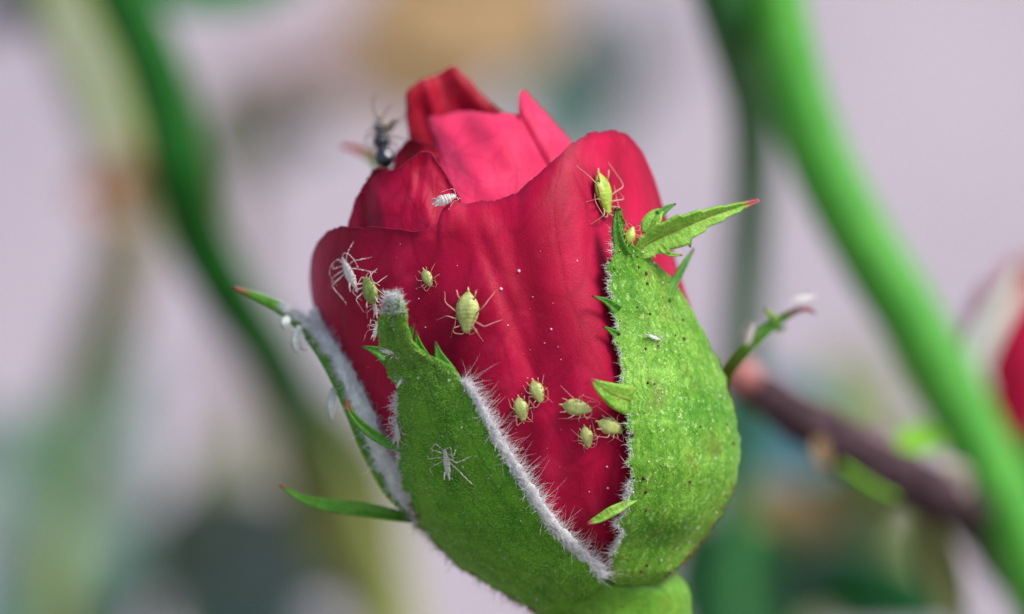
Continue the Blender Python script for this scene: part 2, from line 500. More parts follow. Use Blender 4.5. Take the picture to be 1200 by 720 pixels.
def ridge(th, v):
    c, r = prof(v, 'P')
    x = c + r * np.sin(th)
    f = (np.cos(th) > 0)
    g = lambda x0, w, v0, v1: np.exp(-((x - x0) / w) ** 2) / (1 + np.exp(-(v - v0) / 18)) / (1 + np.exp((v - v1) / 25))
    o = 15 * g(676 + (v - 300) * 0.12, 42, 215, 520)
    o = o - 15 * g(728 + (v - 300) * 0.10, 17, 215, 420)
    o = o - 5 * g(568 + (v - 290) * 0.38, 9, 275, 430)
    o = o - 9 * g(600 + (v - 290) * 0.25, 26, 250, 480)
    o = o - 17 * g(480, 75, 270, 520)
    o = o + 6 * g(408, 22, 250, 420)
    o = o + 4 * g(640, 14, 420, 640) - 4 * g(610, 16, 430, 640)
    o = o + 1.4 * np.sin(x * 0.045 + v * 0.018) + 0.6 * np.sin(x * 0.11 - v * 0.02 + 1)
    return np.where(f, o, 0)
def body(th, v, off=0.0, which='P', rg=True, ysh=0.0):
    c, r = prof(v, which)
    o = off + (ridge(th, v) if rg else 0)
    rr = r + off
    x = c + rr * np.sin(th)
    y = -FL * (rr + (o - off)) * np.cos(th) + ysh
    return W(x, v, y)
def surf(x, v, off=0.0, which='P', rg=True):
    """place and outward normal on the bud's skin at picture position x, v."""
    th = theta(x, v, which, off)
    p = body(th, v, off, which, rg)
    e = 0.02
    du = body(th + e, v, off, which, rg) - body(th - e, v, off, which, rg)
    dv = body(th, v - 3.0, off, which, rg) - body(th, v + 3.0, off, which, rg)
    return p, norm(np.cross(du, dv))

bud_base = W(745, 900, 10)
bud = empty('rosebud', bud_base, 'crimson rosebud with green sepals crawling with pale green aphids', 'rosebud')

# --- outer petal that wraps the whole front
def wrap_petal(name, edge, mat, parent, vb=690, off=0.0, roll=None, ns=260, nt=110, rg=True, th=2.0, wavy=1.5):
    E = np.array([(theta(x, v, 'P', 0, bk), v) for x, v, bk in edge], float)
    Q = spline(np.column_stack([E[:, 0] * 200, E[:, 1]]), ns)
    te, ve = Q[:, 0] / 200, Q[:, 1]
    ve = ve + wavy * (np.sin(np.arange(ns) * 0.55) * np.sin(np.arange(ns) * 0.21 + 1)) + 0.6 * rng.normal(size=ns)
    t = 1 - (1 - np.linspace(0, 1, nt)) ** 1.7
    T, TH = np.meshgrid(t, te, indexing='ij')
    Vv = vb + (ve[None, :] - vb) * T
    d = (Vv - ve[None, :])
    o = off * np.ones_like(Vv)
    if roll is not None:
        c, r = prof(ve, 'P'); xe = c + r * np.sin(te)
        amp = np.interp(xe, [q[0] for q in roll], [q[1] for q in roll]); wd = np.interp(xe, [q[0] for q in roll], [q[2] for q in roll])
        amp = np.where(np.cos(te) > -0.2, amp, 0)
        k = np.clip(1 - d / wd[None, :], 0, 1)
        o = o + amp[None, :] * k ** 2.0
    c, r = prof(Vv, 'P')
    rr = r + off
    x = c + rr * np.sin(TH)
    rad = rr + (o - off) + (ridge(TH, Vv) if rg else 0)
    y = -FL * rad * np.cos(TH)
    V = W(x + 0.35 * (o - off) * np.sin(TH), Vv, y).reshape(-1, 3)
    U = np.stack([(TH / math.pi + 1) / 2, T], -1).reshape(-1, 2)
    ob = mesh_obj(name, V, gridfaces(ns, nt), mat, parent, uv=U)
    return solid(ob, th)
e1 = [(470, 560, 1), (430, 500, 1), (385, 400, 1), (366, 345, 1), (364, 318, 0), (367, 298, 0), (375, 281, 0), (387, 271, 0), (403, 266, 0), (440, 267, 0), (472, 270, 0),
      (497, 270, 0), (511, 262, 0), (518, 246, 0), (528, 236, 0), (548, 238, 0), (575, 236, 0), (600, 228, 0), (624, 212, 0), (645, 192, 0), (665, 173, 0),
      (690, 157, 0), (713, 153, 0), (733, 159, 0), (749, 176, 0), (761, 202, 0), (770, 228, 0), (777, 252, 0), (782, 290, 1), (800, 370, 1), (830, 470, 1), (830, 560, 1)]
p1 = wrap_petal('petal', e1, M['petal'], bud, roll=[(364, 3, 20), (400, 4, 20), (490, 5, 22), (508, -4, 30), (530, -16, 36), (565, -24, 42), (610, -22, 42), (645, -8, 36), (690, 9, 46), (760, 9, 46)])
tag(p1, 'large outer petal wrapping the bud with a rolled rim')
# --- outer petals closing the back of the bud
e2 = [(770, 600, 0), (800, 480, 0), (776, 330, 0), (770, 300, 1), (700, 285, 1), (600, 292, 1), (500, 296, 1), (420, 300, 1), (376, 320, 1), (380, 420, 0), (450, 600, 0)]
def back_petal():
    tt = np.linspace(math.radians(70), math.radians(292), 90)
    nt_ = 40
    t = np.linspace(0, 1, nt_)
    T, TH = np.meshgrid(t, tt, indexing='ij')
    ve = 300 - 12 * np.cos(3 * tt) + 40 * np.abs((tt - math.pi) / 2) ** 4
    Vv = 690 + (ve[None, :] - 690) * T
    V = body(TH, Vv, -5.0, 'P', False).reshape(-1, 3)
    U = np.stack([TH / 6.3, T], -1).reshape(-1, 2)
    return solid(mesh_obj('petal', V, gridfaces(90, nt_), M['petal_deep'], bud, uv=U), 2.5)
back_petal()

# --- inner petals, each a curved sheet between its own foot and its own rim
def sheet(edge, foot, depth, mat, ns=150, nt=60, th=2.6, roll=(0, 1), wav=0.6):
    E = spline(edge, ns); B = spline(foot, ns)
    E = E + wav * rng.normal(size=E.shape) * 0.4 + wav * np.stack([np.sin(np.arange(ns) * .5), np.cos(np.arange(ns) * .37)], -1)
    t = (1 - (1 - np.linspace(0, 1, nt)) ** 1.5)[:, None, None]
    P = B[None] + (E[None] - B[None]) * t
    dist = np.linalg.norm(E[None] - P, axis=-1)
    c_, r_ = prof(P[..., 1], 'P')
    lim = -FL * (r_ - 26) * np.sqrt(np.clip(1 - ((P[..., 0] - c_) / r_) ** 2, 0.02, 1)) + 14
    y = np.maximum(depth(P[..., 0], P[..., 1]), lim) - roll[0] * np.clip(1 - dist / roll[1], 0, 1) ** 2
    V = W(P[..., 0], P[..., 1], y).reshape(-1, 3)
    uu = np.broadcast_to(np.linspace(0.2, 0.7, ns)[None], P.shape[:2])
    U = np.stack([uu, np.broadcast_to(t[..., 0], P.shape[:2])], -1).reshape(-1, 2)
    o = mesh_obj('petal', V, gridfaces(ns, nt), mat, bud, uv=U)
    return solid(o, th, 0.0)
def shell(cx, wdt, y0, slope, vref, bul, crease=None):
    def f(x, v):
        q = np.clip((x - cx) / wdt, -1.25, 1.25)
        y = y0 + slope * (vref - v) + bul * q * q
        if crease is not None:
            for (xa, va, xb, vb_, amp, wd) in crease:
                n = np.hypot(xb - xa, vb_ - va)
                dd = ((x - xa) * (vb_ - va) - (v - va) * (xb - xa)) / n
                y = y + amp * np.exp(-(dd / wd) ** 2)
        y = y + 2.2 * np.sin(x * 0.07 + v * 0.045 + cx) + 1.6 * np.sin(x * 0.13 - v * 0.09)
        return y
    return f
# left inner petal
sheet([(404, 330), (406, 285), (409, 262), (414, 243), (421, 226), (430, 213), (441, 206), (461, 199), (479, 189), (490, 180), (497, 177), (505, 180), (514, 191), (526, 211), (541, 240), (560, 290), (575, 340)],
      [(440, 420), (455, 425), (470, 430), (500, 430), (530, 430), (560, 420)], shell(492, 95, -140, 0.25, 260, 105, [(433, 210, 428, 300, 5, 6), (492, 200, 480, 270, 3, 6)]), M['petal'], roll=(6, 18))
# broad pink petal in the middle with a pointed shoulder
sheet([(575, 300), (556, 258), (543, 232), (534, 214), (524, 197), (515, 180), (508, 161), (503, 145), (504, 138), (518, 135), (545, 132), (570, 133), (590, 133), (603, 136), (611, 137), (610, 122), (609, 111), (613, 107), (620, 112),
       (632, 126), (645, 141), (658, 155), (669, 168), (676, 185), (678, 215), (675, 260), (660, 310)],
      [(560, 370), (570, 370), (580, 372), (600, 374), (620, 374), (640, 372), (650, 370)], shell(585, 95, -120, 0.85, 235, 55, [(608, 138, 650, 215, 9, 6), (545, 190, 580, 240, -6, 16), (530, 140, 560, 200, 5, 20)]), M['petal_pink'], roll=(-10, 22), wav=1.0)
# dark petal standing at the back
sheet([(498, 260), (486, 200), (480, 165), (477, 135), (476, 117), (478, 105), (488, 98), (502, 91), (519, 84), (529, 79), (535, 79), (546, 91), (560, 106), (574, 120), (588, 132), (602, 150), (612, 180), (614, 260)],
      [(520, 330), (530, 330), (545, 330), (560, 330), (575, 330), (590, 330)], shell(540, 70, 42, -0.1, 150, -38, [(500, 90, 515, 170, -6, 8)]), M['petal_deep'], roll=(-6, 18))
# small dark petals tucked between
sheet([(440, 300), (442, 250), (450, 212), (460, 198), (464, 184), (470, 172), (482, 164), (494, 166), (508, 172), (524, 186), (536, 220), (545, 290)],
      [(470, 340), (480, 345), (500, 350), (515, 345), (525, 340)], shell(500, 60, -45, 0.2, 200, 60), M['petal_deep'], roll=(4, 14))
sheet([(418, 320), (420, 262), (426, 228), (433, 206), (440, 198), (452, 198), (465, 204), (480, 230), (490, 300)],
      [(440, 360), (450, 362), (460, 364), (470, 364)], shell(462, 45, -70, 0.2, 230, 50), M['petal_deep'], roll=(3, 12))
# coiled heart of the bud, seen only from above
for k in range(5):
    a0 = k * 1.3; rr = 70 - 11 * k
    ns_, nt_ = 60, 20
    a = np.linspace(a0, a0 + 3.6, ns_); t = np.linspace(0, 1, nt_)
    T, A = np.meshgrid(t, a, indexing='ij')
    top = 205 + 12 * np.cos(2 * (A - a0)) - 5 * k
    Vv = 420 + (top - 420) * T
    V = W(570 + rr * np.sin(A) * (0.8 + 0.2 * T), Vv, 10 - rr * 0.8 * np.cos(A)).reshape(-1, 3)
    solid(mesh_obj('petal', V, gridfaces(ns_, nt_), M['petal_deep'], bud, uv=np.stack([A / 6.3, T], -1).reshape(-1, 2)), 2.4)

# --- hip and stem
th_, vv_ = np.meshgrid(np.linspace(-math.pi, math.pi, 64, endpoint=False), np.linspace(905, 668, 60))
hv = body(th_, vv_, np.where(vv_ > 700, -11.0, -11.0 - (700 - vv_) ** 2 * 0.02) + 0.8 * np.sin(th_ * 9) * np.sin(vv_ * 0.06), 'S', False).reshape(-1, 3)
hip = mesh_obj('hip', hv, gridfaces(64, 60, closed=True), M['hip'], bud, uv=np.stack([th_ / 6.3 + .5, (vv_ - 600) / 305], -1).reshape(-1, 2))
sp = spline(to_ground([W(743, 885, 9), W(750, 1000, 14), W(765, 1200, 20)], (120, 60)), 50)
tube('stem', sp, np.linspace(34, 42, 50), M['hip'], bud, n=20, wob=0.01)

# --- sepals on the bud's skin
def sepal(pairs, off, mat, lab, nu=60, nv=150, keel=None, wl=None):
    L = spline([p[0] for p in pairs], nv); R = spline([p[1] for p in pairs], nv)
    L = L + np.stack([np.convolve(rng.normal(size=nv) * 3.4, np.ones(3) / 3, 'same'), np.zeros(nv)], -1)
    R = R + np.stack([np.convolve(rng.normal(size=nv) * 1.8, np.ones(3) / 3, 'same'), np.zeros(nv)], -1)
    of = np.interp(np.linspace(0, 1, nv), np.linspace(0, 1, len(off)), off)
    u = np.linspace(0, 1, nu)
    V = []
    for i in range(nv):
        a = theta(L[i, 0], L[i, 1], 'S', of[i]); b = theta(R[i, 0], R[i, 1], 'S', of[i])
        th = a + (b - a) * u
        v = L[i, 1] + (R[i, 1] - L[i, 1]) * u
        bul = 5 * np.sin(u * math.pi) ** 0.6
        if keel: bul = bul + keel[1] * np.exp(-((u - keel[0]) / keel[2]) ** 2)
        bul = bul + 1.1 * np.sin(u * 23 + 0.3 * np.sin(i * 0.05)) * np.sin(u * math.pi)
        bul = bul + 2.2 * np.sin(i * 0.11 + u * 7) * np.sin(u * math.pi)
        c, r = prof(v, 'S')
        V.append(W(c + (r + of[i]) * np.sin(th), v, -FL * (r + of[i] + bul) * np.cos(th)))
    V = np.array(V)
    uu, vv = np.meshgrid(u, np.linspace(0, 1, nv))
    o = mesh_obj('sepal', V.reshape(-1, 3), gridfaces(nu, nv), mat, bud, uv=np.stack([uu.ravel(), vv.ravel()], -1))
    solid(o, 5.0)
    tag(o, lab)
    du = np.gradient(V, axis=1); dv = np.gradient(V, axis=0)
    Nn = norm(np.cross(du, dv)); Nn = np.where(Nn[..., 1:2] > 0.3, -Nn, Nn)
    return o, V, Nn
pairs1 = [((652, 724), (692, 706)), ((612, 711), (703, 688)), ((592, 698), (704, 669)), ((546, 671), (682, 648)), ((509, 638), (658, 622)), ((488, 608), (632, 588)), ((475, 578), (610, 555)),
          ((467, 545), (592, 525)), ((464, 512), (575, 494)), ((464, 480), (558, 466)), ((461, 452), (540, 441)), ((454, 432), (520, 423)), ((447, 416), (500, 415)),
          ((444, 400), (484, 399)), ((444, 382), (479, 381)), ((447, 364), (477, 364)), ((452, 350), (472, 350)), ((460, 344), (464, 344))]
s1, V1, N1 = sepal(pairs1, [-16, 1, 6, 6, 6, 6, 6, 7, 8, 9, 10, 13, 18, 26, 34, 42, 48, 52], M['sepal'], 'dark green downy sepal with a thick white woolly margin', keel=(0.24, 5, 0.10))
pairs2 = [((718, 688), (766, 686)), ((714, 679), (788, 672)), ((715, 660), (812, 648)), ((718, 645), (829, 628)), ((724, 612), (847, 602)), ((735, 578), (860, 570)), ((736, 540), (867, 540)), ((735, 505), (865, 505)),
          ((731, 470), (857, 467)), ((727, 440), (846, 432)), ((722, 405), (831, 400)), ((717, 370), (815, 370)), ((713, 340), (797, 340)), ((712, 315), (778, 316)), ((716, 293), (757, 297)),
          ((719, 275), (738, 284)), ((721, 258), (728, 262)), ((722, 245), (724, 246))]
s2, V2, N2 = sepal(pairs2, [-16, 2, 9, 10, 10, 10, 10, 10, 10, 10, 10, 11, 12, 14, 18, 22, 26, 30], M['sepal_pale'], 'pale green sepal speckled with dark glands', keel=(0.52, 3.5, 0.05))

def pick(V, N, n, u=(0, 1), v=(0, 1), pw=1.0):
    nv, nu = V.shape[:2]
    i = np.clip(((v[0] + (v[1] - v[0]) * rng.random(n)) * (nv - 1)), 0, nv - 1.001)
    j = np.clip(((u[0] + (u[1] - u[0]) * rng.random(n) ** pw) * (nu - 1)), 0, nu - 1.001)
    i0, j0 = i.astype(int), j.astype(int); a, b = (i - i0)[:, None], (j - j0)[:, None]
    P = V[i0, j0]*(1-a)*(1-b) + V[i0+1, j0]*a*(1-b) + V[i0, j0+1]*(1-a)*b + V[i0+1, j0+1]*a*b
    q = np.minimum(j0 + 1, nu - 2)
    return P, N[i0, j0], norm(V[i0, q] - V[i0, q - 1]), norm(V[np.minimum(i0+1, nv-1), j0] - V[i0, j0] + 1e-9)

# woolly margin of the front sepal: fine hairs reaching over the petal
g = []
P, Nn, Tu, Tv = pick(V1, N1, 3000, (1.0, 0.945), (0.085, 0.64), 1.4)
g.append(hair_geo(P + Nn * 1.5, Tu * 0.75 + Nn * 0.25 + Tv * 0.25, 4 + 11 * rng.random(len(P)) ** 1.6, 0.36, 0.8, jitter=0.42, seg=4))
P, Nn, Tu, Tv = pick(V1, N1, 900, (1.0, 0.97), (0.085, 0.64))
clump = 0.5 + 0.5 * np.sin(P[:, 2] * 0.35) * np.sin(P[:, 2] * 0.13 + 1)
g.append(hair_geo(P, Tu * 0.9 + Nn * 0.2 + Tv * (0.2 + 0.6 * clump)[:, None], 9 + 19 * rng.random(len(P)) ** 2 * (0.4 + clump), 0.28, 0.7, jitter=0.30, seg=5))
P, Nn, Tu, Tv = pick(V1, N1, 700, (0.0, 0.05), (0.25, 0.66))
g.append(hair_geo(P, -Tu * 0.8 + Nn * 0.5 + Tv * 0.3, 5 + 12 * rng.random(len(P)) ** 2, 0.4, 0.4, jitter=0.4))
P, Nn, Tu, Tv = pick(V1, N1, 320, (0, 1), (0.90, 1.0))
g.append(hair_geo(P, Nn + Tv * 0.5, 4 + 7 * rng.random(len(P)), 0.5, 0.4, jitter=0.5))
hair_obj('fringe', g, M['hair_white'], s1)
i0, i1 = 14, 94
strip = np.concatenate([V1[i0:i1, -3:] + N1[i0:i1, -3:] * 1.0, V1[i0:i1, -1:] + (V1[i0:i1, -1:] - V1[i0:i1, -2:-1]) * 1.3 + N1[i0:i1, -1:] * 0.5], 1)
strip = strip + rng.normal(size=strip.shape) * 0.9
solid(mesh_obj('felt', strip.reshape(-1, 3), gridfaces(4, i1 - i0), M['felt'], s1), 2.5)
P, Nn, Tu, Tv = pick(V1, N1, 12000, (0.02, 0.97), (0.03, 0.93))
hair_obj('down', [hair_geo(P, Nn + Tv * 0.6, 2.0 + 3.5 * rng.random(len(P)) ** 2, 0.28, 0.3, jitter=0.45, seg=2)], M['hair_frost'], s1)
P, Nn, Tu, Tv = pick(V1, N1, 160, (0.0, 0.10), (0.04, 0.40))
hair_obj('bristles', [hair_geo(P, -Tu + Nn * 0.3 - Tv * 0.3, 6 + 10 * rng.random(len(P)), 0.6, 0.5, jitter=0.35)], M['hair_brown'], s1)
g = []
P, Nn, Tu, Tv = pick(V2, N2, 900, (0.0, 0.03), (0.05, 0.95))
g.append(hair_geo(P, -Tu * 0.8 + Nn * 0.5 + Tv * 0.2, 3 + 7 * rng.random(len(P)) ** 2, 0.32, 0.6, jitter=0.4))
P, Nn, Tu, Tv = pick(V2, N2, 420, (0.0, 0.04), (0.12, 0.30))
g.append(hair_geo(P, -Tu * 0.8 + Nn * 0.4, 4 + 8 * rng.random(len(P)) ** 1.5, 0.32, 0.7, jitter=0.4))
hair_obj('fringe', g, M['hair_white'], s2)
P, Nn, Tu, Tv = pick(V2, N2, 6500, (0.02, 0.99), (0.03, 0.97))
hair_obj('down', [hair_geo(P, Nn + Tv * 0.6, 1.5 + 3 * rng.random(len(P)) ** 2, 0.26, 0.3, jitter=0.45, seg=2)], M['hair_green'], s2)
P, Nn, Tu, Tv = pick(V2, N2, 120, (0.9, 1.0), (0.02, 0.30))
hair_obj('bristles', [hair_geo(P, Tu + Nn * 0.3 - Tv * 0.3, 4 + 6 * rng.random(len(P)), 0.6, 0.5, jitter=0.35)], M['hair_brown'], s2)
# dark glands dotted over the pale sepal, and pale grains
def dots(name, V, N, n, r, mat, parent, u=(0.03, 0.95), v=(0.05, 0.95)):
    P, Nn, _, _ = pick(V, N, n, u, v)
    parts = []
    for p, q in zip(P, Nn):
        s = r[0] + (r[1] - r[0]) * rng.random() ** 2
        parts.append((*ball_geo(p + q * s * 0.3, s, 7, 5), 0))
    Vv, F, _m = join(parts)
    o = mesh_obj(name, Vv, F, mat, parent); o['kind'] = 'stuff'
dots('glands', V2, N2, 46, (0.5, 2.4), M['gland'], s2)
dots('glands', V2, N2, 16, (1.2, 2.6), M['gland'], s2, (0.0, 0.03), (0.1, 0.9))
dots('grains', V2, N2, 45, (0.7, 1.7), M['skin'], s2)
dots('grains', V1, N1, 60, (0.7, 1.8), M['skin'], s1)

# teeth and leaflets of those two sepals
def on(x, v, out=12):
    return body(theta(x, v, 'S', out), v, out, 'S', False)
def toothp(parent, pts, wd, mat='tooth', name='tooth', fold=0.3, roll=0.0, th=2.5, nv=20, cup=0.0):
    return leaf(name, [on(*p) for p in pts], wd, M[mat], parent, th=th, fold=fold, roll=roll, nv=nv, nu=7, cup=cup)
toothp(s1, [(497, 428, 14), (491, 408, 20), (487, 388, 26)], [12, 8, 3.5, 0.6])
toothp(s1, [(522, 436, 10), (515, 418, 16), (510, 400, 20)], [12, 8, 3.5, 0.6])
toothp(s1, [(458, 422, 16), (442, 412, 22), (424, 406, 26)], [10, 7, 3.5, 0.6])
toothp(s1, [(472, 408, 24), (479, 394, 30), (485, 380, 34)], [8, 6, 3, 0.6])
toothp(s2, [(724, 364, 12), (710, 353, 18), (694, 347, 22)], [7, 4.5, 2.2, 0.6])
toothp(s2, [(722, 392, 12), (713, 386, 15), (707, 383, 17)], [5, 3, 1.5, 0.5])
toothp(s2, [(738, 470, 14), (722, 464, 22), (706, 455, 27), (692, 444, 28)], [17, 15, 9, 0.8], 'leaflet_pale', 'leaflet', 0.1)
toothp(s2, [(746, 584, 8), (728, 594, 15), (716, 600, 17), (702, 608, 18), (688, 614, 20)], [3, 5, 6, 5, 1.5], 'leaflet_pale', 'leaflet', 0.3)
toothp(s2, [(780, 352, 10), (790, 332, 16), (802, 310, 24), (813, 292, 28)], [6, 5, 3.5, 1], 'tooth', 'leaflet')
def lp(pts): return [W(*p) for p in pts]
leaf('leaflet', lp([(478, 528, -128), (452, 518, -132), (430, 504, -136), (413, 486, -138), (405, 468, -138)]), [4, 5.5, 5.5, 4, 0.8], M['leaflet'], s1, nv=30, nu=7, th=2.5, fold=0.4)
leaf('leaflet', lp([(492, 610, -40), (458, 604, -60), (420, 598, -66), (382, 593, -66), (352, 584, -62), (327, 568, -56)]), [5, 7.5, 9, 8.5, 5, 1], M['leaflet_end'], s1, nv=40, nu=9, th=2.5, fold=0.45, roll=0.5)
# the leafy tip of the pale sepal, with its side lobe
tipw = M['leaflet_pale']
tl_ = leaf('leaf_tip', lp([(742, 300, -152), (762, 284, -150), (792, 270, -148), (825, 256, -142), (858, 245, -132), (889, 235, -120)]), [8, 15, 19, 17, 12, 8, 4.5, 1.2], tipw, s2,
     fold=0.45, roll=0.35, nv=60, nu=13, serr=0.25, teeth=7, wave=0.06, th=3)
leaf('leaf_tip', lp([(760, 275, -152), (764, 262, -150), (772, 250, -146), (790, 240, -140)]), [8, 12, 9, 2, 0.8], tipw, s2, fold=0.3, roll=-0.4, nv=24, nu=9, th=3)
leaf('tooth', lp([(772, 252, -148), (782, 244, -144), (792, 239, -140)]), [5, 4, 2.5, 0.8], M['tooth'], s2, nv=14, nu=7, th=2.4)
leaf('tooth', lp([(775, 290, -150), (785, 298, -150), (800, 299, -150)]), [5, 3, 2, 0.6], M['leaflet_pale'], s2, nv=14, nu=7, th=2.4)
leaf('tooth', lp([(806, 276, -146), (808, 285, -146), (809, 290, -147)]), [5, 3, 2, 0.6], M['tooth'], s2, nv=14, nu=7, th=2.4)
leaf('tooth', lp([(730, 300, -172), (724, 280, -178), (722, 262, -180), (723, 243, -180)]), [9, 7, 5, 3.5, 1], M['tooth'], s2, nv=24, nu=7, fold=0.4, th=3)

# --- sepal bent away to the side, its white felted inside showing
s3sp = lp([(552, 616, -10), (476, 586, -62), (440, 532, -82), (418, 480, -84), (394, 432, -76), (368, 396, -62), (338, 367, -48), (305, 349, -40), (274, 337, -36)])
s3 = leaf('sepal', s3sp, [12, 13, 13, 13, 13, 12, 9, 7, 5, 1.2], M['leaflet_end'], bud, fold=-0.2, roll=0.0, nv=80, nu=13, th=4)
tag(s3, 'sepal bent outward showing its white felted inner side')
lin_g = leaf_geo(lp([(552, 612, -20), (482, 588, -76), (448, 534, -96), (426, 481, -98), (402, 431, -90), (377, 394, -74), (354, 373, -58), (330, 359, -50)]), [8, 9, 9, 9, 9, 7, 4, 1.2], roll=0.0, fold=-0.25, nv=70, nu=11)
lin_g = (lin_g[0] + rng.normal(size=lin_g[0].shape) * 0.9, lin_g[1], lin_g[2])
lining = solid(mesh_obj('lining', lin_g[0], lin_g[1], M['lining'], s3, uv=lin_g[2]), 3)
LV = lin_g[0].reshape(70, 11, 3); LN = norm(np.cross(np.gradient(LV, axis=1), np.gradient(LV, axis=0))); LN = np.where(LN[..., 1:2] > 0, -LN, LN)
P, Nn, Tu, Tv = pick(LV, LN, 2600, (0, 1), (0.0, 1.0))
g = [hair_geo(P, Nn * 0.7 + Tv * 0.5, 3 + 6 * rng.random(len(P)), 0.38, 0.8, jitter=0.6, seg=4)]
for a, sgn in (((0.0, 0.1), -1), ((0.9, 1.0), 1)):
    P, Nn, Tu, Tv = pick(LV, LN, 700, a, (0.05, 1.0))
    g.append(hair_geo(P, Tu * sgn + Nn * 0.4, 5 + 12 * rng.random(len(P)) ** 2, 0.34, 0.8, jitter=0.5, seg=4))
hair_obj('wool', g, M['hair_white'], s3)
flap = leaf('flap', lp([(384, 412, -50), (380, 396, -46), (376, 378, -40), (368, 362, -36)]), [12, 12, 12, 6], M['lining'], s3, nv=20, nu=7, th=3)
for (x0, v0, x1, v1) in ((352, 382, 346, 412), (392, 455, 388, 492), (338, 372, 334, 385)):
    leaf('tooth', lp([(x0, v0, -60), ((x0 + x1) / 2 - 2, (v0 + v1) / 2, -64), (x1, v1, -60)]), [3, 5, 4, 1], M['lining'], s3, nv=14, nu=7, th=2.4)
# --- sepals behind the bud: only their tips show
s4 = leaf('sepal', lp([(800, 600, 100), (828, 520, 110), (842, 460, 90), (858, 428, 70), (880, 404, 60), (905, 382, 55), (928, 367, 52), (944, 362, 50), (956, 367, 50)]),
          [30, 28, 18, 11, 9, 9, 8, 5, 3, 1.2], M['leaflet'], bud, fold=0.4, roll=-0.4, nv=70, nu=11, th=3)
tag(s4, 'slender hooked tip of a sepal spreading behind the bud')
leaf('tooth', lp([(912, 378, 54), (905, 370, 52), (896, 362, 52)]), [4, 4, 3, 0.6], M['leaflet_pale'], s4, nv=14, nu=7, th=2.4)
leaf('tooth', lp([(908, 384, 54), (916, 386, 52), (922, 382, 52)]), [4, 3, 2, 0.6], M['tooth'], s4, nv=14, nu=7, th=2.4)
s5 = leaf('sepal', lp([(600, 640, 140), (530, 500, 185), (470, 350, 205), (452, 240, 215), (446, 196, 215), (432, 182, 210), (416, 175, 207), (400, 171, 205)]),
          [36, 48, 40, 16, 10, 8, 6, 2], M['leaflet'], bud, fold=0.3, nv=80, nu=11, th=3)
tag(s5, 'red tipped sepal end showing behind the petals')

# pale dust on the petals
P = []
for k in range(60):
    x, v = rng.uniform(420, 725), rng.uniform(285, 640)
    p, n = surf(x, v); s = 0.4 + 0.7 * rng.random() ** 3
    P.append((*ball_geo(p + n * s * 0.4, s, 6, 4), 0))
for (x, v, s) in ((608, 318, 1.8), (587, 339, 1.8), (646, 386, 1.2), (676, 306, 1.1), (711, 547, 1.3), (712, 572, 1.4)):
    p, n = surf(x, v); P.append((*ball_geo(p + n * s * 0.4, s, 10, 8), 0))
Vv, F, _m = join(P)
dust = mesh_obj('dust', Vv, F, M['speck'], bud); dust['kind'] = 'stuff'

